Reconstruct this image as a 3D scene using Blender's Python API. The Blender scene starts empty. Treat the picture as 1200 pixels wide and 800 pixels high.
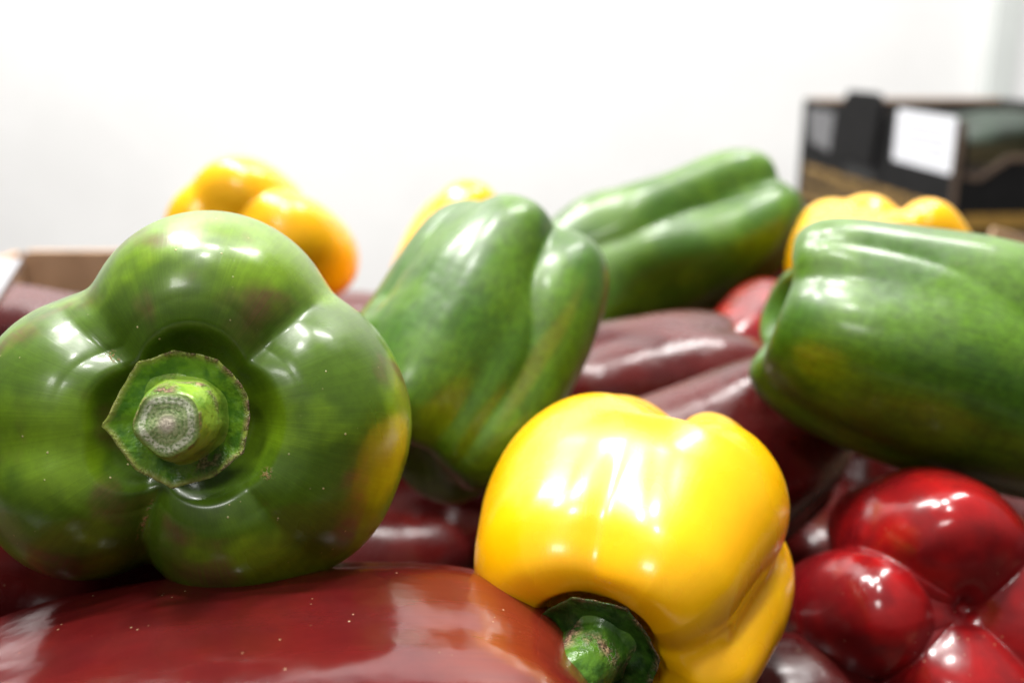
import bpy, bmesh, math, random
import numpy as np
from mathutils import Vector, Matrix

# ------------------------------------------------------------------ camera, world, lamps
S = bpy.context.scene
COL = S.collection
CAM_Z = 0.30
PITCH = math.radians(16.4)          # looking down
FPX = 35.0 / 36.0 * 1200.0

cam_d = bpy.data.cameras.new("camera")
cam_d.lens = 35.0
cam_d.sensor_width = 36.0
cam_d.clip_start = 0.01
cam_d.clip_end = 50.0
cam_d.dof.use_dof = True
cam_d.dof.focus_distance = 0.208
cam_d.dof.aperture_fstop = 8.5
cam_d.dof.aperture_blades = 7
cam = bpy.data.objects.new("camera", cam_d)
COL.objects.link(cam)
cam.location = (0, 0, CAM_Z)
cam.rotation_euler = (math.pi / 2 - PITCH, 0, 0)
S.camera = cam

CR = Vector((1, 0, 0))                                        # camera right
CF = Vector((0, math.cos(PITCH), -math.sin(PITCH)))           # camera forward
CU = Vector((0, math.sin(PITCH), math.cos(PITCH)))            # camera up


def at(px, py, d):
    """world point seen at photo pixel (px, py) at depth d (metres)"""
    return (Vector((0, 0, CAM_Z)) + CF * d + CR * ((px - 600) / FPX * d)
            + CU * ((400 - py) / FPX * d))


W = bpy.data.worlds.new("World")
S.world = W
W.use_nodes = True
wn = W.node_tree
bg = wn.nodes["Background"]
tc = wn.nodes.new("ShaderNodeTexCoord")
sx = wn.nodes.new("ShaderNodeSeparateXYZ")
rp = wn.nodes.new("ShaderNodeValToRGB")
wn.links.new(tc.outputs["Generated"], sx.inputs[0])
mp = wn.nodes.new("ShaderNodeMapRange")
mp.inputs[1].default_value = -1
mp.inputs[2].default_value = 1
wn.links.new(sx.outputs[2], mp.inputs[0])
wn.links.new(mp.outputs[0], rp.inputs[0])
rp.color_ramp.elements[0].position = 0.47
rp.color_ramp.elements[0].color = (0.05, 0.047, 0.045, 1)
rp.color_ramp.elements[1].position = 0.78
rp.color_ramp.elements[1].color = (0.86, 0.85, 0.83, 1)
wn.links.new(rp.outputs[0], bg.inputs[0])
bg.inputs[1].default_value = 0.36


def area(name, loc, sx_, sy_, power, target=(0, 0.35, 0.15), col=(1, 0.985, 0.96)):
    l = bpy.data.lights.new(name, 'AREA')
    l.shape = 'RECTANGLE'
    l.size = sx_
    l.size_y = sy_
    l.energy = power
    l.color = col
    o = bpy.data.objects.new(name, l)
    COL.objects.link(o)
    o.location = loc
    o.rotation_euler = (Vector(target) - Vector(loc)).to_track_quat('-Z', 'Y').to_euler()
    return o


area("ceiling_lamp", (-0.42, 0.62, 2.0), 0.20, 0.14, 14.5)
area("ceiling_lamp", (0.02, 0.66, 2.0), 0.18, 0.14, 14.5)
area("ceiling_lamp", (0.00, 0.10, 2.0), 0.14, 0.20, 9)
area("ceiling_lamp", (-0.50, -1.10, 1.9), 0.5, 0.3, 10)
area("ceiling_lamp", (1.0, 1.5, 2.6), 1.2, 0.3, 54, target=(0.3, 2.3, 0.4))
area("ceiling_lamp", (-1.0, 1.5, 2.6), 1.2, 0.3, 82, target=(-0.4, 2.3, 0.4))

S.view_settings.view_transform = 'Standard'
S.view_settings.look = 'None'
S.view_settings.exposure = 0.30
S.view_settings.gamma = 1.0
S.cycles.use_denoising = True
S.cycles.max_bounces = 8
S.cycles.caustics_reflective = False
S.cycles.caustics_refractive = False


# ------------------------------------------------------------------ helpers
def lin(c):
    return tuple((x / 12.92 if x <= 0.04045 else ((x + 0.055) / 1.055) ** 2.4) for x in [v / 255 for v in c]) + (1,)


def tag(o, label=None, cat=None, group=None, kind=None):
    if label: o['label'] = label
    if cat: o['category'] = cat
    if group: o['group'] = group
    if kind: o['kind'] = kind
    return o


def mesh_obj(name, verts, faces, mats, parent=None, smooth=True, attrs=None, matidx=None):
    me = bpy.data.meshes.new(name)
    me.from_pydata([tuple(v) for v in verts], [], [tuple(f) for f in faces])
    if smooth:
        me.polygons.foreach_set('use_smooth', [True] * len(me.polygons))
    for m in (mats if isinstance(mats, (list, tuple)) else [mats]):
        me.materials.append(m)
    if matidx is not None:
        me.polygons.foreach_set('material_index', matidx)
    for k, v in (attrs or {}).items():
        v = np.asarray(v, dtype=np.float32)
        if v.ndim == 1:
            a = me.attributes.new(k, 'FLOAT', 'POINT')
            a.data.foreach_set('value', v)
        else:
            a = me.attributes.new(k, 'FLOAT_VECTOR', 'POINT')
            a.data.foreach_set('vector', v.ravel())
    me.update()
    o = bpy.data.objects.new(name, me)
    COL.objects.link(o)
    if parent is not None:
        o.parent = parent
    return o


def snoise(p, seed, freq, n=14):
    """cheap smooth noise, sum of random plane waves, about -1..1; p is (...,3)"""
    r = np.random.RandomState(seed)
    out = np.zeros(p.shape[:-1])
    for _ in range(n):
        k = r.normal(size=3)
        k = k / np.linalg.norm(k) * freq * r.uniform(0.6, 1.5)
        out += np.sin(p @ k + r.uniform(0, 6.283))
    return out / math.sqrt(n) / 1.2


def catmull(pts, n):
    pts = np.array(pts, float)
    q = np.vstack([2 * pts[0] - pts[1], pts, 2 * pts[-1] - pts[-2]])
    out = []
    for i in range(1, len(q) - 2):
        p0, p1, p2, p3 = q[i - 1], q[i], q[i + 1], q[i + 2]
        t = np.linspace(0, 1, 24, endpoint=False)[:, None]
        out.append(0.5 * ((2 * p1) + (-p0 + p2) * t + (2 * p0 - 5 * p1 + 4 * p2 - p3) * t ** 2
                          + (-p0 + 3 * p1 - 3 * p2 + p3) * t ** 3))
    out = np.vstack(out + [pts[-1:]])
    d = np.r_[0, np.cumsum(np.linalg.norm(np.diff(out, axis=0), axis=1))]
    s = np.linspace(0, d[-1], n)
    return np.stack([np.interp(s, d, out[:, k]) for k in range(out.shape[1])], 1)


# ------------------------------------------------------------------ node helpers
class N:
    def __init__(self, name):
        self.m = bpy.data.materials.new(name)
        self.m.use_nodes = True
        self.t = self.m.node_tree
        self.b = self.t.nodes["Principled BSDF"]

    def n(self, kind, **kw):
        x = self.t.nodes.new("ShaderNode" + kind)
        for k, v in kw.items():
            setattr(x, k, v)
        return x

    def l(self, a, b):
        self.t.links.new(a, b)

    def noise(self, vec, scale, detail=3, rough=0.5, dist=0.0):
        x = self.n("TexNoise")
        x.inputs["Scale"].default_value = scale
        x.inputs["Detail"].default_value = detail
        x.inputs["Roughness"].default_value = rough
        x.inputs["Distortion"].default_value = dist
        if vec is not None:
            self.l(vec, x.inputs["Vector"])
        return x.outputs["Fac"]

    def ramp(self, fac, a, b, lo=0.0, hi=1.0, smooth=True):
        x = self.n("MapRange")
        x.interpolation_type = 'SMOOTHSTEP' if smooth else 'LINEAR'
        x.inputs[1].default_value = a
        x.inputs[2].default_value = b
        x.inputs[3].default_value = lo
        x.inputs[4].default_value = hi
        self.l(fac, x.inputs[0])
        return x.outputs[0]

    def mix(self, fac, a, b, mode='MIX'):
        x = self.n("Mix", data_type='RGBA', blend_type=mode)
        for s, v in ((0, fac), (6, a), (7, b)):
            if hasattr(v, 'is_linked') or isinstance(v, bpy.types.NodeSocket):
                self.l(v, x.inputs[s])
            else:
                x.inputs[s].default_value = v
        return x.outputs[2]

    def math(self, op, a, b=None, c=None, clamp=False):
        x = self.n("Math", operation=op, use_clamp=clamp)
        for i, v in enumerate((a, b, c)):
            if v is None: continue
            if isinstance(v, bpy.types.NodeSocket):
                self.l(v, x.inputs[i])
            else:
                x.inputs[i].default_value = v
        return x.outputs[0]

    def attr(self, name, vec=False):
        x = self.n("Attribute", attribute_name=name)
        return x.outputs["Vector" if vec else "Fac"]

    def bump(self, h, strength, dist, prev=None):
        x = self.n("Bump")
        x.inputs["Strength"].default_value = strength
        x.inputs["Distance"].default_value = dist
        self.l(h, x.inputs["Height"])
        if prev is not None:
            self.l(prev, x.inputs["Normal"])
        return x.outputs[0]


def skin_material(name, base, dark, other, patch, blotch=(0.5, 0.62), rough=0.16, sss=0.0, dust=0.6, streak=0.5, lump=0.16, coat=0.35,
                  scab=(0.30, 0.17, 0.06, 1), sssr=(0.004, 0.0015, 0.0005)):
    m = N(name)
    obj = m.n("TexCoord").outputs["Object"]
    st = m.attr("strip", True)            # (cos*k, sin*k, u) stretched along the length
    big = m.noise(obj, 38, 3, 0.55)
    mid = m.noise(obj, 95, 4, 0.6, 0.4)
    lines = m.noise(st, 55, 4, 0.6)
    c = m.mix(m.ramp(big, 0.42, 0.60), dark, base)
    c = m.mix(m.math('MULTIPLY', m.ramp(m.noise(obj, 52, 3, 0.5, 0.3), blotch[0], blotch[1] + 0.08), m.ramp(lines, 0.30, 0.62, 0.5, 0.85)), c, other)
    if streak > 0:
        ln = m.ramp(lines, 0.30, 0.72, 1 - 0.30 * streak, 1 + 0.22 * streak)
        v = m.n("HueSaturation")
        m.l(ln, v.inputs["Value"]); m.l(c, v.inputs["Color"])
        c = v.outputs[0]
    hv = m.n("HueSaturation")
    m.l(m.ramp(m.noise(obj, 330, 5, 0.7), 0.3, 0.7, 1 - 0.35 * streak, 1 + 0.35 * streak), hv.inputs["Value"]); m.l(c, hv.inputs["Color"])
    c = hv.outputs[0]
    c = m.mix(m.math('MULTIPLY', m.attr("patch"), m.ramp(lines, 0.25, 0.6, 0.75, 1.0)), c, patch)
    # dust and pores: tiny pale points, denser in places
    vo = m.n("TexVoronoi"); vo.inputs["Scale"].default_value = 420
    m.l(obj, vo.inputs["Vector"])
    dots = m.ramp(vo.outputs["Distance"], 0.05, 0.13, 1, 0)
    rnd = m.n("SeparateColor"); m.l(vo.outputs["Color"], rnd.inputs[0])
    sel = m.math('GREATER_THAN', rnd.outputs[0], 0.68)
    dens = m.ramp(m.noise(obj, 60, 2), 0.45, 0.62)
    dd = m.math('MULTIPLY', m.math('MULTIPLY', dots, sel), m.math('MULTIPLY', dens, dust))
    c = m.mix(dd, c, (0.62, 0.52, 0.26, 1))
    # brown scabs where the attribute says
    sc = m.math('MULTIPLY', m.attr("scab"), m.ramp(m.noise(obj, 1300, 3), 0.50, 0.60))
    c = m.mix(sc, c, scab)
    m.l(c, m.b.inputs["Base Color"])
    m.l(m.math('ADD', m.ramp(m.noise(obj, 55, 3), 0.35, 0.7, rough * 1.6, rough * 2.4),
               m.math('MULTIPLY', m.math('ADD', dd, sc, clamp=True), 0.5)), m.b.inputs["Roughness"])
    m.b.inputs["IOR"].default_value = 1.45
    m.b.inputs["Coat Weight"].default_value = coat
    m.b.inputs["Coat Roughness"].default_value = rough * 0.8
    m.b.inputs["Coat IOR"].default_value = 1.4
    if sss > 0:
        m.b.inputs["Subsurface Weight"].default_value = sss
        m.b.inputs["Subsurface Radius"].default_value = (1.0, 0.6, 0.10)
        m.b.inputs["Subsurface Scale"].default_value = 0.004
    b = m.bump(m.noise(obj, 75, 2, 0.6), lump, 0.0012)
    b = m.bump(m.noise(obj, 700, 2), 0.06, 0.00020, b)
    b = m.bump(lines, 0.07, 0.0003, b)
    b = m.bump(m.math('ADD', dd, sc), 0.5, 0.00025, b)
    m.l(b, m.b.inputs["Normal"])
    return m.m


GREEN = skin_material("green_skin", (0.150, 0.270, 0.007, 1), (0.065, 0.130, 0.005, 1), (0.13, 0.065, 0.028, 1),
                      (0.80, 0.32, 0.008, 1), blotch=(0.53, 0.62), rough=0.17, sss=0.06, dust=0.9, streak=0.28, lump=.25)
GREEN_FAR = skin_material("deep_green_skin", (0.078, 0.180, 0.004, 1), (0.044, 0.122, 0.004, 1), (0.065, 0.14, 0.004, 1),
                          (0.40, 0.22, 0.008, 1), blotch=(0.55, 0.68), rough=0.22, sss=0.05, dust=0.35, streak=0.6, lump=0.42)
YELLOW = skin_material("yellow_skin", (0.95, 0.50, 0.002, 1), (0.94, 0.47, 0.001, 1), (0.94, 0.49, 0.001, 1),
                       (0.90, 0.30, 0.002, 1), rough=0.15, sss=0.30, dust=0.05, streak=0.05, lump=.03)
RED = skin_material("dark_red_skin", (0.100, 0.007, 0.007, 1), (0.084, 0.006, 0.007, 1), (0.078, 0.008, 0.008, 1),
                    (0.22, 0.030, 0.006, 1), rough=0.09, sss=0.03, dust=0.6, streak=0.15, lump=.30, coat=.1)
RED_PILE = skin_material("dull_red_skin", (0.085, 0.006, 0.005, 1), (0.060, 0.005, 0.005, 1), (0.085, 0.014, 0.008, 1),
                    (0.20, 0.025, 0.006, 1), rough=0.15, sss=0.0, dust=0.4, streak=0.15, lump=.6, coat=.1)
RED_BRIGHT = skin_material("bright_red_skin", (0.30, 0.006, 0.007, 1), (0.16, 0.005, 0.007, 1), (0.12, 0.008, 0.010, 1),
                           (0.16, 0.03, 0.006, 1), rough=0.11, sss=0.06, dust=0.5, streak=0.2)


def calyx_material(name, g1, g2, rim=(0.30, 0.36, 0.06, 1)):
    m = N(name)
    obj = m.n("TexCoord").outputs["Object"]
    n1 = m.noise(obj, 260, 4, 0.6)
    c = m.mix(m.ramp(n1, 0.38, 0.62), g2, g1)
    e = m.attr("edge")
    c = m.mix(m.ramp(e, 0.88, 0.99), c, rim)
    nb = m.noise(obj, 480, 5, 0.7)
    brown = m.math('MULTIPLY', m.attr("scab"), m.ramp(nb, 0.42, 0.56))
    c = m.mix(brown, c, m.mix(m.ramp(m.noise(obj, 1500, 3), 0.4, 0.6), (0.085, 0.035, 0.015, 1), (0.34, 0.22, 0.12, 1)))
    m.l(c, m.b.inputs["Base Color"])
    m.l(m.math('MULTIPLY_ADD', brown, 0.45, 0.30), m.b.inputs["Roughness"])
    b = m.bump(m.noise(obj, 420, 3), 0.5, 0.0009)
    b = m.bump(m.math('MULTIPLY', brown, nb), 0.9, 0.0009, b)
    m.l(b, m.b.inputs["Normal"])
    return m.m


CALYX = calyx_material("calyx_green", (0.13, 0.28, 0.012, 1), (0.05, 0.15, 0.008, 1))
CALYX_MID = calyx_material("stem_dark_green", (0.07, 0.17, 0.012, 1), (0.03, 0.09, 0.008, 1))
CALYX_DARK = calyx_material("calyx_dark_green", (0.035, 0.10, 0.010, 1), (0.010, 0.04, 0.005, 1), rim=(0.05, 0.11, 0.015, 1))
STEM = calyx_material("stem_green", (0.26, 0.42, 0.04, 1), (0.15, 0.29, 0.025, 1))


def cut_material():
    m = N("cut_stem_face")
    obj = m.n("TexCoord").outputs["Object"]
    rr = m.attr("edge")
    fib = m.noise(obj, 1700, 4, 0.7)
    rings = m.math('SINE', m.math('MULTIPLY_ADD', rr, 42.0, m.math('MULTIPLY', fib, 7.0)))
    c = m.mix(m.ramp(fib, 0.38, 0.62), (0.14, 0.25, 0.05, 1), (0.42, 0.50, 0.22, 1))
    c = m.mix(m.ramp(rings, -0.2, 1.0, 0, 0.18), c, (0.60, 0.64, 0.42, 1))
    c = m.mix(m.ramp(rr, 0.42, 0.10, 0, 0.85), c, (0.62, 0.52, 0.42, 1))
    band = m.math('MULTIPLY', m.ramp(rr, 0.62, 0.72), m.ramp(rr, 0.90, 0.82))
    c = m.mix(m.math('MULTIPLY', band, m.ramp(fib, 0.40, 0.55)), c, (0.72, 0.75, 0.55, 1))
    c = m.mix(m.ramp(rr, 0.90, 0.98), c, (0.20, 0.30, 0.05, 1))
    m.l(c, m.b.inputs["Base Color"])
    m.b.inputs["Roughness"].default_value = 0.6
    m.l(m.bump(m.math('ADD', fib, m.math('MULTIPLY', rings, 0.05)), 0.9, 0.0007), m.b.inputs["Normal"])
    return m.m


CUT = cut_material()


def simple(name, c1, c2=None, rough=0.6, scale=60, bump=0.2, bd=0.0006, stretch=None):
    m = N(name)
    obj = m.n("TexCoord").outputs["Object"]
    if stretch:
        mpn = m.n("Mapping"); mpn.inputs["Scale"].default_value = stretch
        m.l(obj, mpn.inputs[0]); obj = mpn.outputs[0]
    f = m.noise(obj, scale, 5, 0.6)
    m.l(m.mix(m.ramp(f, 0.35, 0.65), c1, c2 or c1), m.b.inputs["Base Color"])
    m.b.inputs["Roughness"].default_value = rough
    m.l(m.bump(f, bump, bd), m.b.inputs["Normal"])
    return m.m


BOARD_DARK = simple("shade_darkened_board", (0.07, 0.04, 0.025, 1), (0.045, 0.027, 0.018, 1), 0.8, 40, 0.2)  # shade put into the board colour, keeps bright kraft out of pepper reflections
KRAFT = simple("kraft_cardboard", (0.52, 0.34, 0.215, 1), (0.42, 0.27, 0.165, 1), 0.85, 40, 0.2)
KRAFT_LIGHT = simple("pale_kraft", (0.60, 0.42, 0.27, 1), (0.50, 0.34, 0.21, 1), 0.85, 40, 0.2)
KRAFT_WORN = simple("worn_card_edge", (0.15, 0.10, 0.065, 1), (0.10, 0.065, 0.045, 1), 0.85, 40, 0.2)
PRINT_GREEN = simple("green_print", (0.30, 0.36, 0.22, 1), (0.24, 0.30, 0.17, 1), 0.7)
CARD_BLACK = simple("black_printed_card", (0.008, 0.0075, 0.008, 1), (0.005, 0.005, 0.005, 1), 0.8, 30)
CARD_BLACK.node_tree.nodes['Principled BSDF'].inputs['Specular IOR Level'].default_value = 0.2
CARD_INNER = simple("dark_inner_card", (0.028, 0.024, 0.022, 1), (0.018, 0.016, 0.015, 1), 0.8, 30)
GOLD = simple("gold_print", (0.30, 0.17, 0.025, 1), (0.22, 0.12, 0.02, 1), 0.5, 80)
PAPER = simple("white_paper", (0.78, 0.79, 0.83, 1), (0.72, 0.73, 0.78, 1), 0.6, 30)
GREY_PRINT = simple("grey_print", (0.22, 0.22, 0.23, 1), (0.10, 0.10, 0.105, 1), 0.6, 90)
GREY_PRINT_LIGHT = simple("faint_grey_print", (0.50, 0.50, 0.53, 1), (0.42, 0.42, 0.45, 1), 0.6, 90)
WALLM = simple("white_painted_wall", (0.84, 0.835, 0.83, 1), (0.80, 0.795, 0.79, 1), 0.7, 3, 0.2, 0.003)
TRIM = simple("grey_green_paint", (0.66, 0.69, 0.67, 1), (0.62, 0.65, 0.63, 1), 0.5, 8)
WHITE_GLOSS = simple("white_gloss_paint", (0.88, 0.88, 0.88, 1), (0.85, 0.85, 0.85, 1), 0.35, 8)
TABLE = simple("grey_table_top", (0.30, 0.30, 0.30, 1), (0.24, 0.24, 0.24, 1), 0.5, 12)
BAG = simple("grey_green_bag", (0.035, 0.055, 0.038, 1), (0.02, 0.03, 0.022, 1), 0.6, 20)


# ------------------------------------------------------------------ pepper geometry
def lobe_outline(th, lobes, sharp=26.0):
    vals = []
    for (x, y, r) in lobes:
        c = math.hypot(x, y); ph = math.atan2(y, x)
        d = th - ph
        disc = r * r - (c * np.sin(d)) ** 2
        v = c * np.cos(d) + np.sqrt(np.maximum(disc, 1e-4))
        miss = np.maximum(-disc, 0)
        v = np.where(np.cos(d) > -0.2, v, v * 0) - miss * 2.0
        vals.append(v)
    v = np.array(vals)
    mx = v.max(0)
    return mx + np.log(np.exp(sharp * (v - mx)).sum(0)) / sharp - math.log(1.35) / sharp


def circ_smooth(a, w):
    n = len(a)
    k = np.exp(-0.5 * (np.minimum(np.arange(n), n - np.arange(n)) / w) ** 2)
    k /= k.sum()
    return np.real(np.fft.ifft(np.fft.fft(a) * np.fft.fft(k)))


DEFAULT_PROFILE = [(0.0, 0.40), (0.10, 0.402), (0.22, 0.425), (0.36, 0.485), (0.55, 0.525), (0.78, 0.485), (0.93, 0.36),
                   (1.0, 0.15), (0.99, -0.1), (0.94, -0.3), (0.83, -0.43), (0.64, -0.50), (0.42, -0.49), (0.2, -0.44),
                   (0.08, -0.42), (0.0, -0.42)]


def body_mesh(name, mat, L, R, lobes, parent, seed=1, nth=220, nu=150, profile=None, mid=0.55, top=1.0, bot=1.0, kt=0.7,
              kb=0.7, taper=0.0, wob=0.03, wobf=2.6, bend=(0, 0), tilt=(0, 0), ripple=0.0, patches=(), scabs=(), sharp=26.0,
              waist=0.0, creases=(), rc=(), dome_t=0.0, dome_b=0.0, dome_n=99, inn_w=0.16, dome_r=1.12, dome_e=0.85, orient=Matrix.Identity(4), smooth_w=0.10):
    prof = catmull(profile or DEFAULT_PROFILE, nu)
    th = np.linspace(0, 2 * math.pi, nth, endpoint=False)
    lob = lobe_outline(th, lobes, sharp)
    sm = circ_smooth(lob, nth * smooth_w)
    # envelope for the groove measure
    win = int(nth * 0.07)
    env = np.max([np.roll(lob, s) for s in range(-win, win + 1)], axis=0)
    env = circ_smooth(env, nth * 0.02)
    G = np.clip((env - lob) / env, 0, 0.5)
    G = np.clip(G - 0.02, 0, 1)
    pr, pz = prof[:, 0][:, None], prof[:, 1][:, None]
    T = th[None, :]
    topw = np.clip((pz - 0.05) / 0.40, 0, 1) ** 1.3
    botw = np.clip((-pz - 0.05) / 0.38, 0, 1) ** 1.3
    g = mid + (top - mid) * topw + (bot - mid) * botw
    Rt = sm[None, :] * (1 - g) + lob[None, :] * g
    # inside the stem cavity the lobes fade into a round hollow
    inner = np.clip((0.34 - pr) / 0.30, 0, 1) * (pz > 0)
    Rt = Rt * (1 - inner) + 1.0 * inner
    r = pr * Rt * R * (1 + taper * pz)
    r = r * (1 - waist * np.exp(-(pz / 0.22) ** 2))
    inr = np.clip(pr / 0.30, 0, 1) ** 1.2
    z = pz * L - kt * G[None, :] * L * 0.5 * topw * inr * (pz > 0) + kb * G[None, :] * L * 0.5 * botw * inr * (pz < 0)
    for (ca, cd, cw) in creases:
        dt = (T - math.radians(ca) + math.pi) % (2 * math.pi) - math.pi
        e = np.exp(-(np.sqrt(dt ** 2 + 0.0012) - 0.035) / cw)
        wr = np.clip((pr - 0.30) / 0.22, 0, 1)
        z = z - cd * L * e * np.clip((pz + 0.05) / 0.25, 0, 1) * wr
        r = r * (1 - 0.25 * cd * e * (pz > 0) * wr * np.clip(pz / 0.1, 0, 1))
    for (ca, cd, cw, za, zb, *tw) in rc:
        drift = math.radians(tw[0]) * pz * 2 + 0.10 * np.sin(pz * 9 + seed) if tw else 0.0
        dt = (T - math.radians(ca) - drift + math.pi) % (2 * math.pi) - math.pi
        e = np.exp(-(np.sqrt(dt ** 2 + 0.0015) - 0.039) / cw)
        zw = np.clip((pz - za) / 0.15, 0, 1) * np.clip((zb - pz) / 0.25, 0, 1) * np.clip(pr / .5, 0, 1)
        r = r * (1 - cd * e * zw)
    x = r * np.cos(T)
    y = r * np.sin(T)
    if dome_t or dome_b:
        Dm = np.zeros(x.shape)
        for (lx, ly, lr) in lobes[:dome_n]:
            d2 = ((x / R - lx) ** 2 + (y / R - ly) ** 2) / (lr * dome_r) ** 2
            Dm = Dm + np.clip(1 - d2, 0, 1) ** (dome_e * 14)
        Dm = Dm ** (1 / 14)
        cap_t = np.clip((pz - 0.22) / 0.20, 0, 1); cap_t = cap_t * cap_t * (3 - 2 * cap_t)
        cap_b = np.clip((-pz - 0.22) / 0.20, 0, 1); cap_b = cap_b * cap_b * (3 - 2 * cap_b)
        inn = np.clip((pr - 0.22) / inn_w, 0, 1); inn = inn * inn * (3 - 2 * inn)
        z = z + dome_t * L * Dm * cap_t * inn - dome_b * L * Dm * cap_b
    z = z + (tilt[0] * x + tilt[1] * y) * (topw * 0.5 + botw * 0.5)
    P = np.stack([x, y, z], -1)
    q = P / R
    lowp = snoise(q + seed, seed, wobf)
    amp = wob * np.clip(pr / 0.35, 0, 1)
    f = 1 + amp * lowp
    P[..., 0] *= f
    P[..., 1] *= f
    P[..., 2] += 0.5 * wob * R * snoise(q * 1.1, seed + 7, wobf) * np.clip(pr / 0.4, 0, 1)
    if ripple > 0:
        stv = np.stack([np.cos(T) * 1.6 + 0 * pz, np.sin(T) * 1.6 + 0 * pz, pz * 4.2 + 0 * T], -1)
        rp_ = snoise(stv, seed + 21, 3.0)
        f = 1 + ripple * rp_ * np.clip(pr / 0.5, 0, 1)
        P[..., 0] *= f
        P[..., 1] *= f
    P[..., 0] += bend[0] * R * (pz * 2) ** 2
    P[..., 1] += bend[1] * R * (pz * 2) ** 2
    # attributes
    k = 1.0
    strip = np.stack([np.cos(T) * k + 0 * pz, np.sin(T) * k + 0 * pz, pz * 0.22 + 0 * T + seed * 3.1], -1)
    # squeeze the pattern so that it runs towards the stem on the shoulders too
    patch = np.zeros(P.shape[:-1])
    for (pt, pzc, wt, wz, a) in patches:
        dt = (T - math.radians(pt) + math.pi) % (2 * math.pi) - math.pi
        dist = np.sqrt((dt / math.radians(wt)) ** 2 + ((pz - pzc) / wz) ** 2 * np.ones_like(dt))
        dist = dist + 0.25 * snoise(q, seed + 3, 5)
        patch = np.maximum(patch, a * np.clip(1.25 - dist, 0, 0.5) / 0.5)
    scab = np.zeros(P.shape[:-1])
    for (pt, rr_, wd, a) in scabs:          # near the shoulders: angle, radius fraction
        dt = (T - math.radians(pt) + math.pi) % (2 * math.pi) - math.pi
        dist = np.sqrt((dt * pr / wd[0]) ** 2 + ((pr - rr_) / wd[1]) ** 2 * np.ones_like(dt)) + (pz < 0) * 9
        scab = np.maximum(scab, a * np.clip(1.2 - dist, 0, 1))
    # drop duplicated pole rings: keep tiny rings, cap with one vertex each
    body = P[1:-1]
    nr = body.shape[0]
    verts = np.vstack([body.reshape(-1, 3), P[0].mean(0)[None], P[-1].mean(0)[None]])
    idx = np.arange(nr * nth).reshape(nr, nth)
    a_ = idx[:-1]; b_ = idx[1:]
    quads = np.stack([a_, b_, np.roll(b_, -1, 1), np.roll(a_, -1, 1)], -1).reshape(-1, 4)
    c0, c1 = nr * nth, nr * nth + 1
    faces = quads.tolist()
    f0 = [(c0, int(idx[0, i]), int(idx[0, (i + 1) % nth])) for i in range(nth)]
    f1 = [(c1, int(idx[-1, (i + 1) % nth]), int(idx[-1, i])) for i in range(nth)]
    faces += f0 + f1

    def full(a, dim=1):
        v = a[1:-1].reshape(-1, dim) if dim > 1 else a[1:-1].reshape(-1)
        return np.concatenate([v, a[0, :1].reshape(1, dim) if dim > 1 else a[0, :1],
                               a[-1, :1].reshape(1, dim) if dim > 1 else a[-1, :1]])
    o = mesh_obj(name, verts, faces, mat, parent,
                 attrs={'strip': full(strip, 3), 'patch': full(patch), 'scab': full(scab)})
    o.matrix_local = orient
    return o, float(P[0, 0, 2])


def calyx_mesh(parent, orient, z0, rc, seed=1, mat=None, corners=6, cup=0.35, bumps=0.06, ruffle=1.0, jag=0.10, angs=None):
    nth, nr = 120, 26
    rs = np.random.RandomState(seed)
    th = np.linspace(0, 2 * math.pi, nth, endpoint=False)
    if angs is None:
        angs = [(i + rs.uniform(-.25, .25)) * 2 * math.pi / corners for i in range(corners)]
        amps = [jag * rs.uniform(0.5, 1.3) for _ in angs]
    else:
        amps = [a[1] for a in angs]; angs = [math.radians(a[0]) for a in angs]
    out = np.ones(nth)
    for a, am in zip(angs, amps):
        d = np.abs((th - a + math.pi) % (2 * math.pi) - math.pi)
        out += am * np.exp(-d / 0.16)
    out += ruffle * (0.012 * np.sin(th * 11 + 1) + 0.010 * np.sin(th * 23 + 2))
    t = np.linspace(0.0, 1, nr)[:, None]
    T = th[None, :]
    P = np.stack([rc * out[None] * t * np.cos(T), rc * out[None] * t * np.sin(T), 0 * t * T], -1)
    zc = rc * cup * (t ** 2.6) + rc * bumps * snoise(P / rc, seed, 7.5) * np.sin(np.clip(t, 0, 1) * math.pi) ** 0.7 \
        + ruffle * rc * 0.05 * np.sin(T * 3 + seed) * t ** 2
    P[..., 2] = z0 + zc
    Bk = P.copy()
    thick = rc * 0.085
    Bk[..., 2] -= thick * (1 - 0.45 * t ** 6)
    Bk[..., :2] *= 0.985
    verts = np.vstack([P.reshape(-1, 3), Bk.reshape(-1, 3)])
    idx = np.arange(nr * nth).reshape(nr, nth)
    a_, b_ = idx[:-1], idx[1:]
    q1 = np.stack([a_, b_, np.roll(b_, -1, 1), np.roll(a_, -1, 1)], -1).reshape(-1, 4)
    q2 = q1[:, ::-1] + nr * nth
    last = idx[-1]
    q3 = np.stack([last, last + nr * nth, np.roll(last, -1) + nr * nth, np.roll(last, -1)], -1)
    edge = np.tile(np.broadcast_to(t, (nr, nth)).reshape(-1), 2)
    sc = (np.clip((t - 0.90) / 0.09, 0, 1) * (0.35 + 0.65 * (np.cos(T - 0.4) > 0.1)))
    sc = np.maximum(sc, 0.7 * np.exp(-((t - 0.75) / .16) ** 2) * np.exp(-(((T - 5.2 + math.pi) % 6.283 - math.pi) / .35) ** 2))
    o = mesh_obj('calyx', verts, np.vstack([q1, q2, q3]).tolist(), mat or CALYX, parent,
                 attrs={'edge': edge, 'scab': np.tile(sc.reshape(-1), 2)})
    o.matrix_local = orient
    return o


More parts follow.
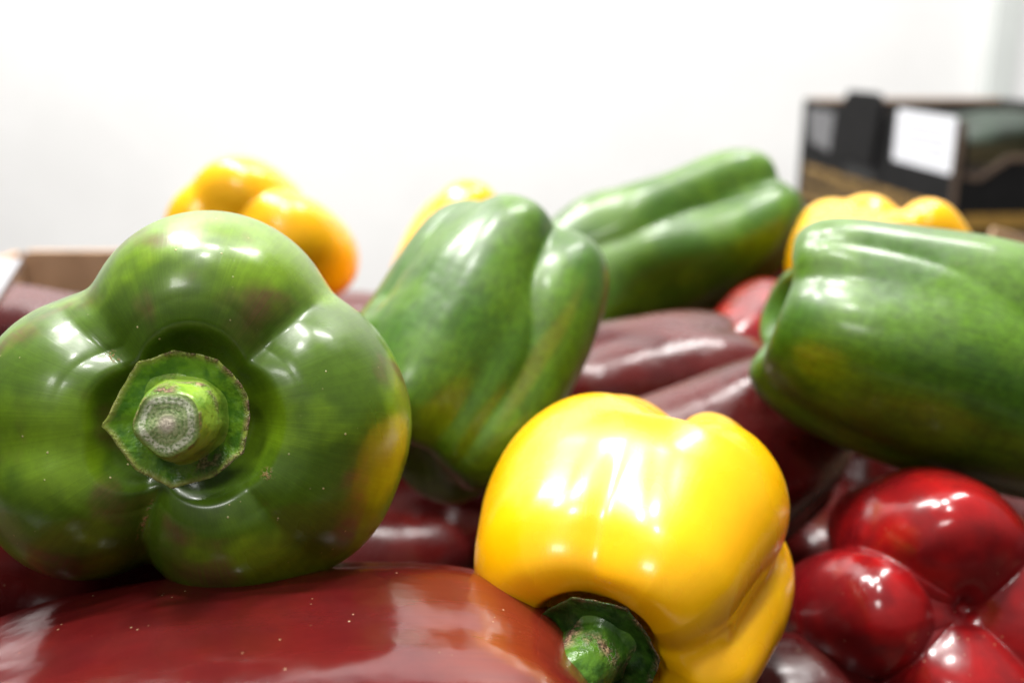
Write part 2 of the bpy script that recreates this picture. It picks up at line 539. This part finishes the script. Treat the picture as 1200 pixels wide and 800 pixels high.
def stem_mesh(parent, orient, z0, h, rb, re_, lean=(0, 0), seed=1, mat=None, cut=True):
    nth, nh = 72, 30
    th = np.linspace(0, 2 * math.pi, nth, endpoint=False)[None, :]
    t = np.linspace(0, 1, nh)[:, None]
    rad = rb * (1 + 0.35 * np.exp(-t / 0.10)) * (1 - t) + re_ * t + rb * 0.10 * np.sin(t * math.pi)
    rad = rad * (1 + 0.035 * np.cos(5 * th + seed) + 0.02 * np.cos(3 * th + 2 * seed))
    rad[-1:] *= 0.96
    x = rad * np.cos(th) + lean[0] * h * t ** 1.4
    y = rad * np.sin(th) + lean[1] * h * t ** 1.4
    z = z0 + h * t + 0 * th + rad * np.cos(th) * -lean[0] * 0.5 * t + rad * np.sin(th) * -lean[1] * 0.5 * t
    P = np.stack([x, y, z], -1)
    P += 0.02 * rb * np.stack([snoise(P / rb, seed + i, 6) for i in range(3)], -1)
    idx = np.arange(nh * nth).reshape(nh, nth)
    a_, b_ = idx[:-1], idx[1:]
    q = np.stack([a_, np.roll(a_, -1, 1), np.roll(b_, -1, 1), b_], -1).reshape(-1, 4)
    sc = np.clip(snoise(np.stack([np.cos(th) + 0 * t, np.sin(th) + 0 * t, t * 1.5 + 0 * th], -1), seed + 3, 3) * 1.2 - .4, 0, 1)
    ang = (th - 0.9 + math.pi) % (2 * math.pi) - math.pi
    sc = np.maximum(sc, np.exp(-(ang / .75) ** 2) * np.exp(-((t - .42) / .13) ** 2))
    sc = np.maximum(sc, 0.8 * np.clip((t - 0.93) / .05, 0, 1) * (np.cos(th * 2 + 1) > -.2))
    s = mesh_obj('stem', P.reshape(-1, 3), q.tolist(), mat or STEM, parent,
                 attrs={'edge': np.zeros(nh * nth), 'scab': sc.reshape(-1)})
    s.matrix_local = orient
    if cut:
        m = 14
        rim = P[-1]
        cen = rim.mean(0)
        tt = np.linspace(0, 1, m)[:, None, None]
        D = cen + (rim[None] - cen) * tt
        nrm = np.array([lean[0] * .5, lean[1] * .5, 1.0]); nrm /= np.linalg.norm(nrm)
        bul = (0.10 * (1 - tt[..., 0] ** 2) * re_ + 0.05 * re_ * snoise(D / re_, 4, 6) * (tt[..., 0] < .98))
        D = D + bul[..., None] * nrm
        i2 = np.arange(m * nth).reshape(m, nth)
        a_, b_ = i2[:-1], i2[1:]
        q = np.stack([a_, b_, np.roll(b_, -1, 1), np.roll(a_, -1, 1)], -1).reshape(-1, 4)
        mesh_obj('cut_face', D.reshape(-1, 3), q.tolist(), CUT, s,
                 attrs={'edge': np.broadcast_to(tt[..., 0], (m, nth)).reshape(-1)})
    return s


def frame(centre, stem_cam, roll=0.0, ref=(1, 0, 0)):
    """world rotation with local Z = stem direction; stem_cam is (right, up, towards camera)"""
    def cw(v): return CR * v[0] + CU * v[1] - CF * v[2]
    Z = cw(stem_cam).normalized()
    Rf = cw(ref)
    X = (Rf - Z * Rf.dot(Z)).normalized()
    Y = Z.cross(X)
    m = Matrix((X, Y, Z)).transposed().to_4x4()
    return m @ Matrix.Rotation(math.radians(roll), 4, 'Z')


def ring(n, c, r, start=0, jit=0.0, seed=0):
    rs = random.Random(seed)
    return [(c * math.cos(math.radians(start + 360 / n * i + rs.uniform(-jit, jit) * 60)) * (1 + rs.uniform(-jit, jit)),
             c * math.sin(math.radians(start + 360 / n * i + rs.uniform(-jit, jit) * 60)) * (1 + rs.uniform(-jit, jit)),
             r * (1 + rs.uniform(-jit, jit))) for i in range(n)]


def pepper(name, label, mat, px, py, d, stem_cam, L, R, lobes, roll=0, ref=(1, 0, 0), group=None, stem=None, **kw):
    c = at(px, py, d)
    root = bpy.data.objects.new(name, None)
    COL.objects.link(root)
    root.empty_display_size = 0.02
    root.location = c - Vector((0, 0, R))
    M = Matrix.Translation((0, 0, R)) @ frame(c, stem_cam, roll, ref)
    body, zc = body_mesh('body', mat, L, R, lobes, root, orient=M, **kw)
    if stem:
        st = dict(stem)
        cal = st.pop('calyx', {})
        dz = st.pop('dz', 0.0)
        calyx_mesh(root, M, zc + dz + 0.0012, st.pop('rc', R * 0.32), mat=st.get('cmat'), **cal)
        st.pop('cmat', None)
        stem_mesh(root, M, zc + dz + 0.0010, st.pop('h', 0.016), st.pop('rb', 0.0075), st.pop('re', 0.006), **st)
    return tag(root, label, 'bell pepper', group)


# ------------------------------------------------------------------ the place: wall, table, crates
def box(name, x0, x1, y0, y1, z0, z1, mat, parent=None, bev=0.0, **t):
    bm = bmesh.new()
    v = [bm.verts.new((x, y, z)) for x in (x0, x1) for y in (y0, y1) for z in (z0, z1)]
    for f in ((0, 1, 3, 2), (4, 6, 7, 5), (0, 4, 5, 1), (2, 3, 7, 6), (0, 2, 6, 4), (1, 5, 7, 3)):
        bm.faces.new([v[i] for i in f])
    if bev:
        bmesh.ops.bevel(bm, geom=bm.edges[:], offset=bev, segments=2, affect='EDGES', profile=0.6)
    me = bpy.data.meshes.new(name)
    bm.to_mesh(me); bm.free()
    me.materials.append(mat)
    o = bpy.data.objects.new(name, me)
    COL.objects.link(o)
    if parent: o.parent = parent
    tag(o, **t)
    return o


def empty(name, loc, rz=0.0):
    e = bpy.data.objects.new(name, None)
    COL.objects.link(e)
    e.location = loc
    e.rotation_euler = (0, 0, rz)
    e.empty_display_size = 0.05
    return e


def prism(name, poly, thick, mat, parent, plane='XZ', off=0.0, bev=0.0):
    """extruded polygon; plane XZ: thickness along +Y from off; YZ: thickness along +X"""
    bm = bmesh.new()
    def mk(a, b, t):
        return (a, t, b) if plane == 'XZ' else ((t, a, b) if plane == 'YZ' else (a, b, t))
    lo = [bm.verts.new(mk(a, b, off)) for a, b in poly]
    hi = [bm.verts.new(mk(a, b, off + thick)) for a, b in poly]
    bm.faces.new(lo); bm.faces.new(hi[::-1])
    n = len(poly)
    for i in range(n):
        bm.faces.new((lo[i], hi[i], hi[(i + 1) % n], lo[(i + 1) % n]))
    bmesh.ops.recalc_face_normals(bm, faces=bm.faces[:])
    me = bpy.data.meshes.new(name)
    bm.to_mesh(me); bm.free()
    me.materials.append(mat)
    o = bpy.data.objects.new(name, me)
    COL.objects.link(o)
    o.parent = parent
    return o


tag(box("wall", -4, 4, 2.40, 2.50, -1.0, 3.0, WALLM), kind='structure')
tag(box("table_surface", -0.50, 0.42, -0.3, 0.70, -0.04, 0.0, TABLE, bev=0.003), kind='structure')
tag(box("table_surface", 0.52, 1.5, 1.15, 2.15, -0.04, 0.0, TABLE, bev=0.003), kind='structure')
tag(box("floor", -4, 4, -3, 2.40, -1.0, -0.95, simple("floor_paint", (0.3, 0.3, 0.3, 1), (0.26, 0.26, 0.26, 1), 0.6, 5)),
    kind='structure')
# door at the right end of the wall
pr = at(1162, 60, 2.27)
door = empty("door", (pr.x, 2.36, -0.95))
box("door_frame", 0.0, 0.06, 0.0, 0.038, 0, 2.25, TRIM, door, bev=0.004)
box("door_leaf", 0.062, 0.95, 0.01, 0.038, 0, 2.2, WHITE_GLOSS, door, bev=0.003)
tag(door, "white door in a grey green frame at the right end of the white wall", "door")

# the cardboard crate that holds the peppers
X0, X1, Y0, Y1 = -0.335, 0.37, 0.06, 0.665
crate = empty("cardboard_crate", ((X0 + X1) / 2, (Y0 + Y1) / 2, 0.0))
tag(crate, "brown cardboard crate that holds the whole pile of peppers", "crate")
wx, wy = (X1 - X0) / 2, (Y1 - Y0) / 2
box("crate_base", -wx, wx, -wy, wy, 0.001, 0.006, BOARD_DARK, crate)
xl = at(165, 300, 0.69).x - (X0 + X1) / 2
xs = at(48, 300, 0.69).x - (X0 + X1) / 2
xr = at(1020, 300, 0.69).x - (X0 + X1) / 2
HI, LO = 0.169, 0.133
prism("back_panel", [(-wx, 0.007), (wx, 0.007), (wx, HI), (xr, HI), (xr - 0.03, LO), (xl + 0.03, LO), (xl, HI), (xs, HI),
                     (xs - 0.006, HI - 0.008), (-wx, HI - 0.008)], 0.006, KRAFT, crate, 'XZ', wy - 0.006)
prism("printed_band", [(xr - 0.04, LO - 0.011), (xr - 0.032, LO), (xl + 0.032, LO), (xl + 0.04, LO - 0.011)], 0.0012,
      PRINT_GREEN, crate, 'XZ', wy - 0.0085)
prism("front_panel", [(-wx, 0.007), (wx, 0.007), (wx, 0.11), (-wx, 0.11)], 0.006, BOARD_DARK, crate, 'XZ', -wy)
for s in (-1, 1):
    prism("side_panel", [(-wy + .007, 0.007), (wy - .007, 0.007), (wy - .007, HI), (wy - 0.12, HI), (wy - 0.15, LO),
                         (-wy + 0.2, LO), (-wy + 0.18, 0.11), (-wy + .007, 0.11)], 0.006, KRAFT, crate, 'YZ',
          -wx if s < 0 else wx - 0.006)
# folded corner flap at the right rear, paler board
fl = at(1166, 268, 0.66)
flap = prism("corner_flap", [(0, 0), (0.06, -0.015), (0.06, -0.07), (0.004, -0.045), (-0.004, -0.018)], 0.005, KRAFT_LIGHT,
             crate, 'XZ', 0)
flap.location = (fl.x - (X0 + X1) / 2, fl.y - (Y0 + Y1) / 2, fl.z)
# white box lid poking up at the left edge
lid = empty("white_box", at(-57, 407, 0.46))
lid.rotation_euler = (-0.6, 0, 0)
prism("lid_flap", [(-0.05, 0.046), (0.026, 0.044), (0.0175, 0.0246), (-0.006, -0.028), (-0.05, -0.028)], 0.004, PAPER, lid, 'XZ', 0)
prism("side_wall", [(-0.05, -0.09), (-0.016, -0.09), (-0.010, -0.028), (-0.05, -0.028)], 0.004, PAPER, lid, 'XZ', 0.01)
tag(lid, "white carton flap poking in at the left edge of the crate", "carton")

# black printed crate far behind on the right
near = at(1126, 142, 1.36)
near_xy = Vector((near.x, near.y))
ang = math.atan2(-0.076, 1.0)
blk = empty("black_crate", (near.x, near.y, 0.0), -ang * 1.0)
H = near.z
CW, CL = 0.40, 0.60      # width towards the right, length away from the camera
prism("side_panel", [(0, 0), (CL, 0), (CL, H), (CL - .14, H), (CL - .16, H - .02), (CL - .18, H), (0.24, H), (0.22, H - .02),
                     (0.2, H), (0, H)], 0.006, CARD_BLACK, blk, 'YZ', 0)
prism("side_panel", [(0, 0), (CL, 0), (CL, H), (0, H)], 0.006, CARD_INNER, blk, 'YZ', CW - 0.006)
prism("end_panel", [(0.0075, 0), (CW - .0075, 0), (CW - .0075, H), (CW - .03, H), (CW - .06, H - .048), (0.075, H - .048),
                    (0.035, H - .075), (0.018, H - .072), (0.012, H - .02), (.0075, H)], 0.006, CARD_BLACK, blk, 'XZ', 0)
prism("cut_edge", [(0.0165, H - .070), (0.035, H - .073), (0.075, H - .046), (CW - .06, H - .046), (CW - .06, H - .054),
                   (0.078, H - .054), (0.036, H - .082), (0.0165, H - .079)], 0.002, KRAFT_WORN, blk, 'XZ', -0.0024)
prism("corner_edge", [(-.002, 0), (0.006, 0), (0.006, H + .001), (-.002, H + .001)], 0.002, KRAFT_WORN, blk, 'XZ', -0.0026)
prism("end_panel", [(0.0075, 0), (CW - .0075, 0), (CW - .0075, H - .004), (0.0075, H - .004)], 0.006, CARD_INNER, blk, 'XZ', CL - .006)
box("crate_base", 0.0075, CW - .0075, .0075, CL - .0075, 0.001, 0.006, KRAFT, blk)
box("top_rim", 0.0075, CW - .0075, CL - .007, CL + .001, H - .0035, H + .002, KRAFT, blk)
# raised stacking tab with its slot
prism("stacking_tab", [(0.25, H - .09), (0.385, H - .09), (0.385, H + .008), (0.365, H + .026), (0.26, H + .026), (0.235, H + .012)],
      0.010, CARD_BLACK, blk, 'YZ', -0.0105)
prism("hand_slot", [(0.25, H - .115), (0.37, H - .115), (0.375, H - .105), (0.36, H - .095), (0.26, H - .095), (.245, H - .105)], 0.002,
      simple("slot_dark", (0.004, 0.004, 0.004, 1)), blk, 'YZ', -0.0025)
prism("paper_label", [(0.008, H - .074), (0.19, H - .072), (0.19, H + .006), (0.008, H + .004)], 0.001, PAPER, blk, 'YZ', -0.0016)
prism("printed_emblem", [(CL - .15, H - .085), (CL - .05, H - .075), (CL - .03, H - .015), (CL - .16, H - .015)], 0.0006, GREY_PRINT,
      blk, 'YZ', -0.0012)
for k in range(4):
    zt = H - .012 - .014 * k
    prism("printed_line", [(0.03, zt - .003), (0.165 - .02 * (k % 2), zt - .003), (0.165 - .02 * (k % 2), zt), (0.03, zt)], 0.0004,
          GREY_PRINT_LIGHT, blk, 'YZ', -0.0021)
# two rows of worn gold lettering, too blurred in the photograph to read: strokes only
rs = random.Random(5)
for z0_, z1_, a0, a1 in ((H - .150, H - .118, 0.06, CL - .02), (H - .192, H - .162, 0.03, CL - .015)):
    y = a0
    bm = bmesh.new()
    while y < a1 - 0.012:
        w = rs.uniform(0.010, 0.022)
        parts = [(y, y + w * .42, z0_, z1_)]
        if rs.random() < .8: parts.append((y + w * .42, y + w * .86, z1_ - .010, z1_))
        if rs.random() < .7: parts.append((y + w * .42, y + w * .86, z0_, z0_ + .010))
        for (a, b, c, d) in parts:
            vs = [bm.verts.new((-0.001, p, q)) for p, q in ((a, c), (b, c), (b, d), (a, d))]
            bm.faces.new(vs[::-1])
        y += w
    me = bpy.data.meshes.new("gold_lettering"); bm.to_mesh(me); bm.free(); me.materials.append(GOLD)
    o = bpy.data.objects.new("gold_lettering", me); COL.objects.link(o); o.parent = blk
prism("gold_stripe", [(0.02, H - .150), (CW - .02, H - .150), (CW - .02, H - .128), (0.02, H - .128)], 0.0008, GOLD, blk, 'XZ', -0.0012)
tag(blk, "black printed cardboard crate with gold lettering and white label behind the pile", "crate")
# grey green bag inside the black crate
def lump(name, loc, rad, mat, seed, label, cat, amp=0.18):
    bm = bmesh.new()
    bmesh.ops.create_icosphere(bm, subdivisions=4, radius=1)
    co = np.array([v.co[:] for v in bm.verts])
    f = 1 + amp * snoise(co, seed, 3.5) + amp * 0.4 * snoise(co, seed + 1, 9)
    for v, k in zip(bm.verts, f):
        v.co = Vector((v.co.x * rad[0] * k, v.co.y * rad[1] * k, v.co.z * rad[2] * k))
    for fc in bm.faces: fc.smooth = True
    me = bpy.data.meshes.new(name); bm.to_mesh(me); bm.free(); me.materials.append(mat)
    o = bpy.data.objects.new(name, me); COL.objects.link(o); o.location = loc
    return tag(o, label, cat)
lump("plastic_bag", (near.x + .24, near.y + .46, H - .062), (0.13, 0.07, 0.045), BAG, 3,
     "grey green plastic bag lying inside the black crate", "bag")

# ------------------------------------------------------------------ the peppers
u = 1 / 240.0
front_lobes = [(12 * u, 98 * u, 138 * u), (-118 * u, 14 * u, 124 * u), (-124 * u, -78 * u, 110 * u), (48 * u, -96 * u, 121 * u),
               (126 * u, -12 * u, 114 * u), (108 * u, 30 * u, 113 * u), (100 * u, -66 * u, 122 * u)]
SHALLOW = [(0.0, 0.31), (0.12, 0.31), (0.25, 0.312), (0.32, 0.32), (0.40, 0.33), (0.58, 0.335), (0.78, 0.315), (0.93, 0.25),
           (1.0, 0.12), (0.98, -0.1), (0.93, -0.3), (0.82, -0.43), (0.62, -0.50), (0.4, -0.49), (0.2, -0.44),
           (0.08, -0.42), (0.0, -0.42)]
FLATB = [(0.0, 0.40), (0.10, 0.402), (0.22, 0.425), (0.36, 0.485), (0.55, 0.525), (0.78, 0.485), (0.93, 0.36),
         (1.0, 0.15), (1.0, -0.05), (0.97, -0.18), (0.90, -0.28), (0.78, -0.345), (0.60, -0.375), (0.4, -0.375), (0.2, -0.36),
         (0.08, -0.35), (0.0, -0.345)]
ROUNDB = [(0.0, 0.40), (0.10, 0.402), (0.22, 0.425), (0.36, 0.485), (0.54, 0.505), (0.71, 0.45), (0.85, 0.345),
          (0.955, 0.20), (1.0, 0.03), (0.975, -0.10), (0.89, -0.21), (0.76, -0.295), (0.60, -0.35), (0.4, -0.37), (0.2, -0.36),
          (0.08, -0.35), (0.0, -0.345)]
PITB = FLATB[:-3] + [(0.2, -0.365), (0.10, -0.345), (0.04, -0.315), (0.0, -0.31)]
pepper("bell_pepper", "green bell pepper in front at left with its cut stem facing the viewer", GREEN,
       243, 483, 0.240, (0.17, 0.04, 1), 0.086, 0.0486, front_lobes, seed=3, nth=440, nu=320, mid=0.85, bot=0.8, kt=0.15,
       dome_t=0.155, dome_r=1.05, dome_e=0.85, inn_w=.21, wob=0.012, taper=0.05, profile=SHALLOW,
       patches=[(-10, 0.02, 10, 0.10, 1.0)],
       creases=[(141, .058, .34), (44, .048, .34), (-111, .038, .32), (-50, .02, .16)],
       scabs=[(140, .48, (.03, .05), 1.0), (-112, .62, (.012, .14), 1.0), (-35, .42, (.03, .03), .9)],
       stem=dict(rc=0.0132, h=0.0120, dz=0.0080, rb=0.0078, re=0.0064, lean=(-0.10, -0.06), seed=2,
                 calyx=dict(seed=4, cup=0.17, bumps=0.045, ruffle=.35,
                            angs=[(185, .20), (128, .10), (98, .05), (228, .03), (262, .09), (300, .02), (330, .07), (20, .04),
                                  (60, .04)])))

pepper("bell_pepper", "yellow bell pepper in front with its dark green stem pointing down", YELLOW,
       750, 628, 0.262, (-0.32, -0.36, 0.87), 0.076, 0.0436,
       [(-.31, .20, .66), (.25, .25, .62), (.63, -.16, .40), (-.30, -.44, .50), (.15, -.46, .48)], seed=11, nth=320, nu=240,
       mid=0.35, bot=1.2, rc=[(80, .40, .19, -.6, .06), (4, .16, .16, -.6, .6)], kt=0.4, kb=0.3, dome_b=0.24, dome_t=0.14, tilt=(0, 0.0), wob=0.012, taper=-0.02, profile=ROUNDB,
       stem=dict(rc=0.0138, h=0.015, dz=.0155, rb=0.0070, re=0.0062, lean=(-0.22, 0.10), seed=5, cmat=CALYX_DARK, mat=CALYX_MID,
                 calyx=dict(seed=8, cup=0.10, ruffle=.5, corners=7)))

pepper("bell_pepper", "green bell pepper standing behind the gap between the front two", GREEN_FAR,
       551, 408, 0.338, (0.44, 0.79, -0.46), 0.088, 0.0408,
       [(-.46, -.10, .54), (-.07, -.40, .52), (.50, -.20, .48), (.2, .48, .5)], seed=21, nth=260, nu=200, mid=0.5, sharp=16, rc=[(-50, .11, .17, -.6, .7, -16), (-142, .07, .15, -.2, .7)], kb=0.2,
       dome_b=0.03, dome_t=0.05, kt=0.2, taper=-0.02, wob=0.02, ripple=0.012, profile=None,
       patches=[(-172, .0, 7, .35, .3), (-38, .0, 4, .3, .15)],
       stem=dict(rc=0.012, h=0.012, rb=0.006, re=0.005, seed=3))

pepper("bell_pepper", "large green bell pepper lying on its side at the right edge", GREEN_FAR,
       1163, 432, 0.322, (-0.93, 0.27, -0.12), 0.126, 0.0420,
       [(.40, -.14, .58), (-.16, -.34, .64), (-.50, .02, .50), (.05, .44, .55)], ref=(0, 1, 0), roll=0, seed=31, nth=280, nu=220,
       mid=0.42, sharp=13, kt=0.1, dome_t=0.05, dome_e=1, rc=[(-66, .085, .22, -.7, .7, 34), (-165, .06, .2, -.7, .7, 10)], tilt=(-.05, 0), wob=0.055, wobf=3.0, ripple=0.015,
       patches=[],
       stem=dict(rc=0.013, h=0.014, rb=0.006, re=0.005, seed=6))

pepper("bell_pepper", "green bell pepper at the back leaning up towards the black crate", GREEN_FAR,
       760, 303, 0.56, (-0.86, -0.42, 0.10), 0.138, 0.0450,
       [(.40, -.10, .58), (-.18, -.36, .60), (-.5, .1, .50), (.0, .46, .52)], ref=(0, 1, 0), roll=0, seed=41, nth=260, nu=220,
       mid=0.5, sharp=13, rc=[(-62, .07, .22, -.7, .7, 20), (-8, .05, .12, -.7, .3, -25)], kb=0.2, dome_b=0.12, wob=0.075, wobf=4.2, ripple=0.045, taper=0.06, tilt=(.12, 0.1),
       stem=dict(rc=0.012, h=0.015, rb=0.006, re=0.005, seed=7))

pepper("bell_pepper", "yellow bell pepper rising behind the green one at far left", YELLOW,
       288, 290, 0.47, (0.12, -0.15, -0.97), 0.082, 0.0440,
       [(.0, .54, .76), (.64, .02, .50), (-.24, -.16, .52), (.05, -.5, .5)], seed=51, mid=0.65, kb=0.2, dome_b=0.04, bot=0.7,
       wob=0.03, profile=FLATB,
       stem=dict(rc=0.012, h=0.015, rb=0.006, re=0.005, seed=9, cmat=CALYX_DARK))

pepper("bell_pepper", "yellow bell pepper mostly hidden behind the standing green one", YELLOW,
       521, 366, 0.50, (0.28, 0.85, -0.3), 0.112, 0.0365,
       ring(4, .44, .56, 75, .06, 3), seed=61, mid=0.6, kt=0.3, dome_t=0.05, wob=0.03,
       stem=dict(rc=0.012, h=0.010, rb=0.006, re=0.005, seed=11, cmat=CALYX_DARK))

pepper("bell_pepper", "yellow bell pepper at the back right in front of the black crate", YELLOW,
       1032, 326, 0.50, (0.25, -0.86, -0.3), 0.080, 0.0480,
       [(-.28, .05, .70), (.64, .08, .36), (.1, -.52, .42), (-.3, -.5, .46)], seed=71, mid=0.8, kb=0.3, dome_b=0.12, bot=.9,
       wob=0.02, tilt=(0.30, 0), profile=FLATB,
       stem=dict(rc=0.012, h=0.012, rb=0.006, re=0.005, seed=12, cmat=CALYX_DARK))

# red ones
pepper("bell_pepper", "big glossy dark red bell pepper lying across the bottom left", RED,
       280, 978, 0.220, (-0.97, -0.08, 0.12), 0.146, 0.0615,
       [(.30, -.64, .56), (.34, -.3, .56), (.36, .0, .56), (.26, .40, .58), (-.25, .35, .62), (-.25, -.35, .62)], ref=(0, 1, 0), seed=81, nth=360, nu=260, mid=0.92, bot=.7, smooth_w=.06,
       wob=0.03, wobf=3.4, ripple=0.016, kb=0.2, dome_b=0.05, patches=[(5, -.40, 60, .10, .4)],
       stem=dict(rc=0.013, h=0.015, rb=0.006, re=0.005, seed=13))

pepper("bell_pepper", "bright red bell pepper at bottom right with its four lobed tip facing the viewer", RED_BRIGHT,
       1084, 712, 0.300, (0.02, -0.25, -0.95), 0.088, 0.0442,
       [(-.04, .60, .44), (-.66, .04, .38), (-.02, -.54, .46), (.60, .12, .46), (0, 0, .74)], roll=0, seed=91, nth=340, nu=260, mid=0.40, kb=0.1,
       bot=.30, dome_b=0.105, dome_n=4, dome_r=1.14, dome_e=.95, ripple=.018, wob=0.02, sharp=34, smooth_w=0.08, profile=PITB,
       stem=dict(rc=0.013, h=0.015, rb=0.006, re=0.005, seed=14))

pile = [
    ("dark red bell pepper under the left side of the front green one", RED_PILE, 60, 668, 0.285, (-.8, .2, .5), .11, .042, 1),
    ("dull red bell pepper at the back left against the cardboard", RED_PILE, 40, 425, 0.52, (-.9, .1, -.3), .11, .043, 2),
    ("dull red bell pepper seen between the two yellow ones at the back", RED_PILE, 430, 410, 0.56, (-.9, .1, .3), .12, .040, 3),
    ("brownish red bell pepper right of the standing green one", RED_PILE, 775, 470, 0.44, (.9, .1, -.3), .095, .041, 4),
    ("pinkish red bell pepper just above the front yellow one", RED_PILE, 815, 565, 0.37, (-.85, -.35, .3), .098, .039, 5),
    ("bright red bell pepper between the back and the right green ones", RED_BRIGHT, 885, 425, 0.47, (.5, .4, -.7), .085, .034, 6),
    ("dark red bell pepper behind the large green one at right", RED_PILE, 915, 355, 0.60, (.9, .2, -.2), .10, .036, 7),
    ("dark red bell pepper deep in the gap left of the front yellow one", RED_PILE, 500, 780, 0.42, (-.8, .1, .4), .11, .040, 8),
    ("dark red bell pepper deep in the gap right of the front yellow one", RED_PILE, 930, 660, 0.46, (.3, .2, -.9), .10, .042, 9),
    ("dark red bell pepper below the large green one at right", RED_PILE, 1150, 640, 0.48, (-.8, .3, -.4), .12, .040, 10),
    ("dark red bell pepper under the front yellow one", RED_PILE, 800, 900, 0.30, (.9, .1, .3), .12, .042, 11),
    ("dark red bell pepper under the standing green one", RED_PILE, 640, 600, 0.52, (-.9, .2, .3), .12, .040, 12),
    ("dark red bell pepper low down between the front green one and the crate floor", RED_PILE, 375, 662, 0.47, (-.8, -.1, .4), .12, .042, 15),
    ("dark red bell pepper low down behind the lobed bright red one", RED_PILE, 1010, 570, 0.54, (.8, -.1, .4), .12, .042, 16),
    ("dark red bell pepper under the back left yellow one", RED_PILE, 270, 480, 0.50, (.9, .1, .3), .12, .043, 13),
    ("dark red bell pepper at the right rear below the small yellow one", RED_PILE, 1130, 420, 0.56, (.9, .1, .3), .12, .043, 14),
]
for (lab, m, px, py, d, sd, L, R, sd_) in pile:
    pepper("bell_pepper", lab, m, px, py, d, sd, L, R, ring(4 if sd_ % 3 else 3, .46, .55, 17 * sd_, .06, sd_), seed=100 + sd_,
           ref=(0, 1, 0), nth=160, nu=110, sharp=12, mid=0.35, kt=.3, kb=.3, dome_b=.06, wob=0.03, ripple=0.005,
           group="dark red bell peppers in the lower pile",
           patches=[(80, -.1, 30, .2, .5)] if sd_ % 2 else (),
           stem=dict(rc=0.012, h=0.013, rb=0.006, re=0.005, seed=sd_))
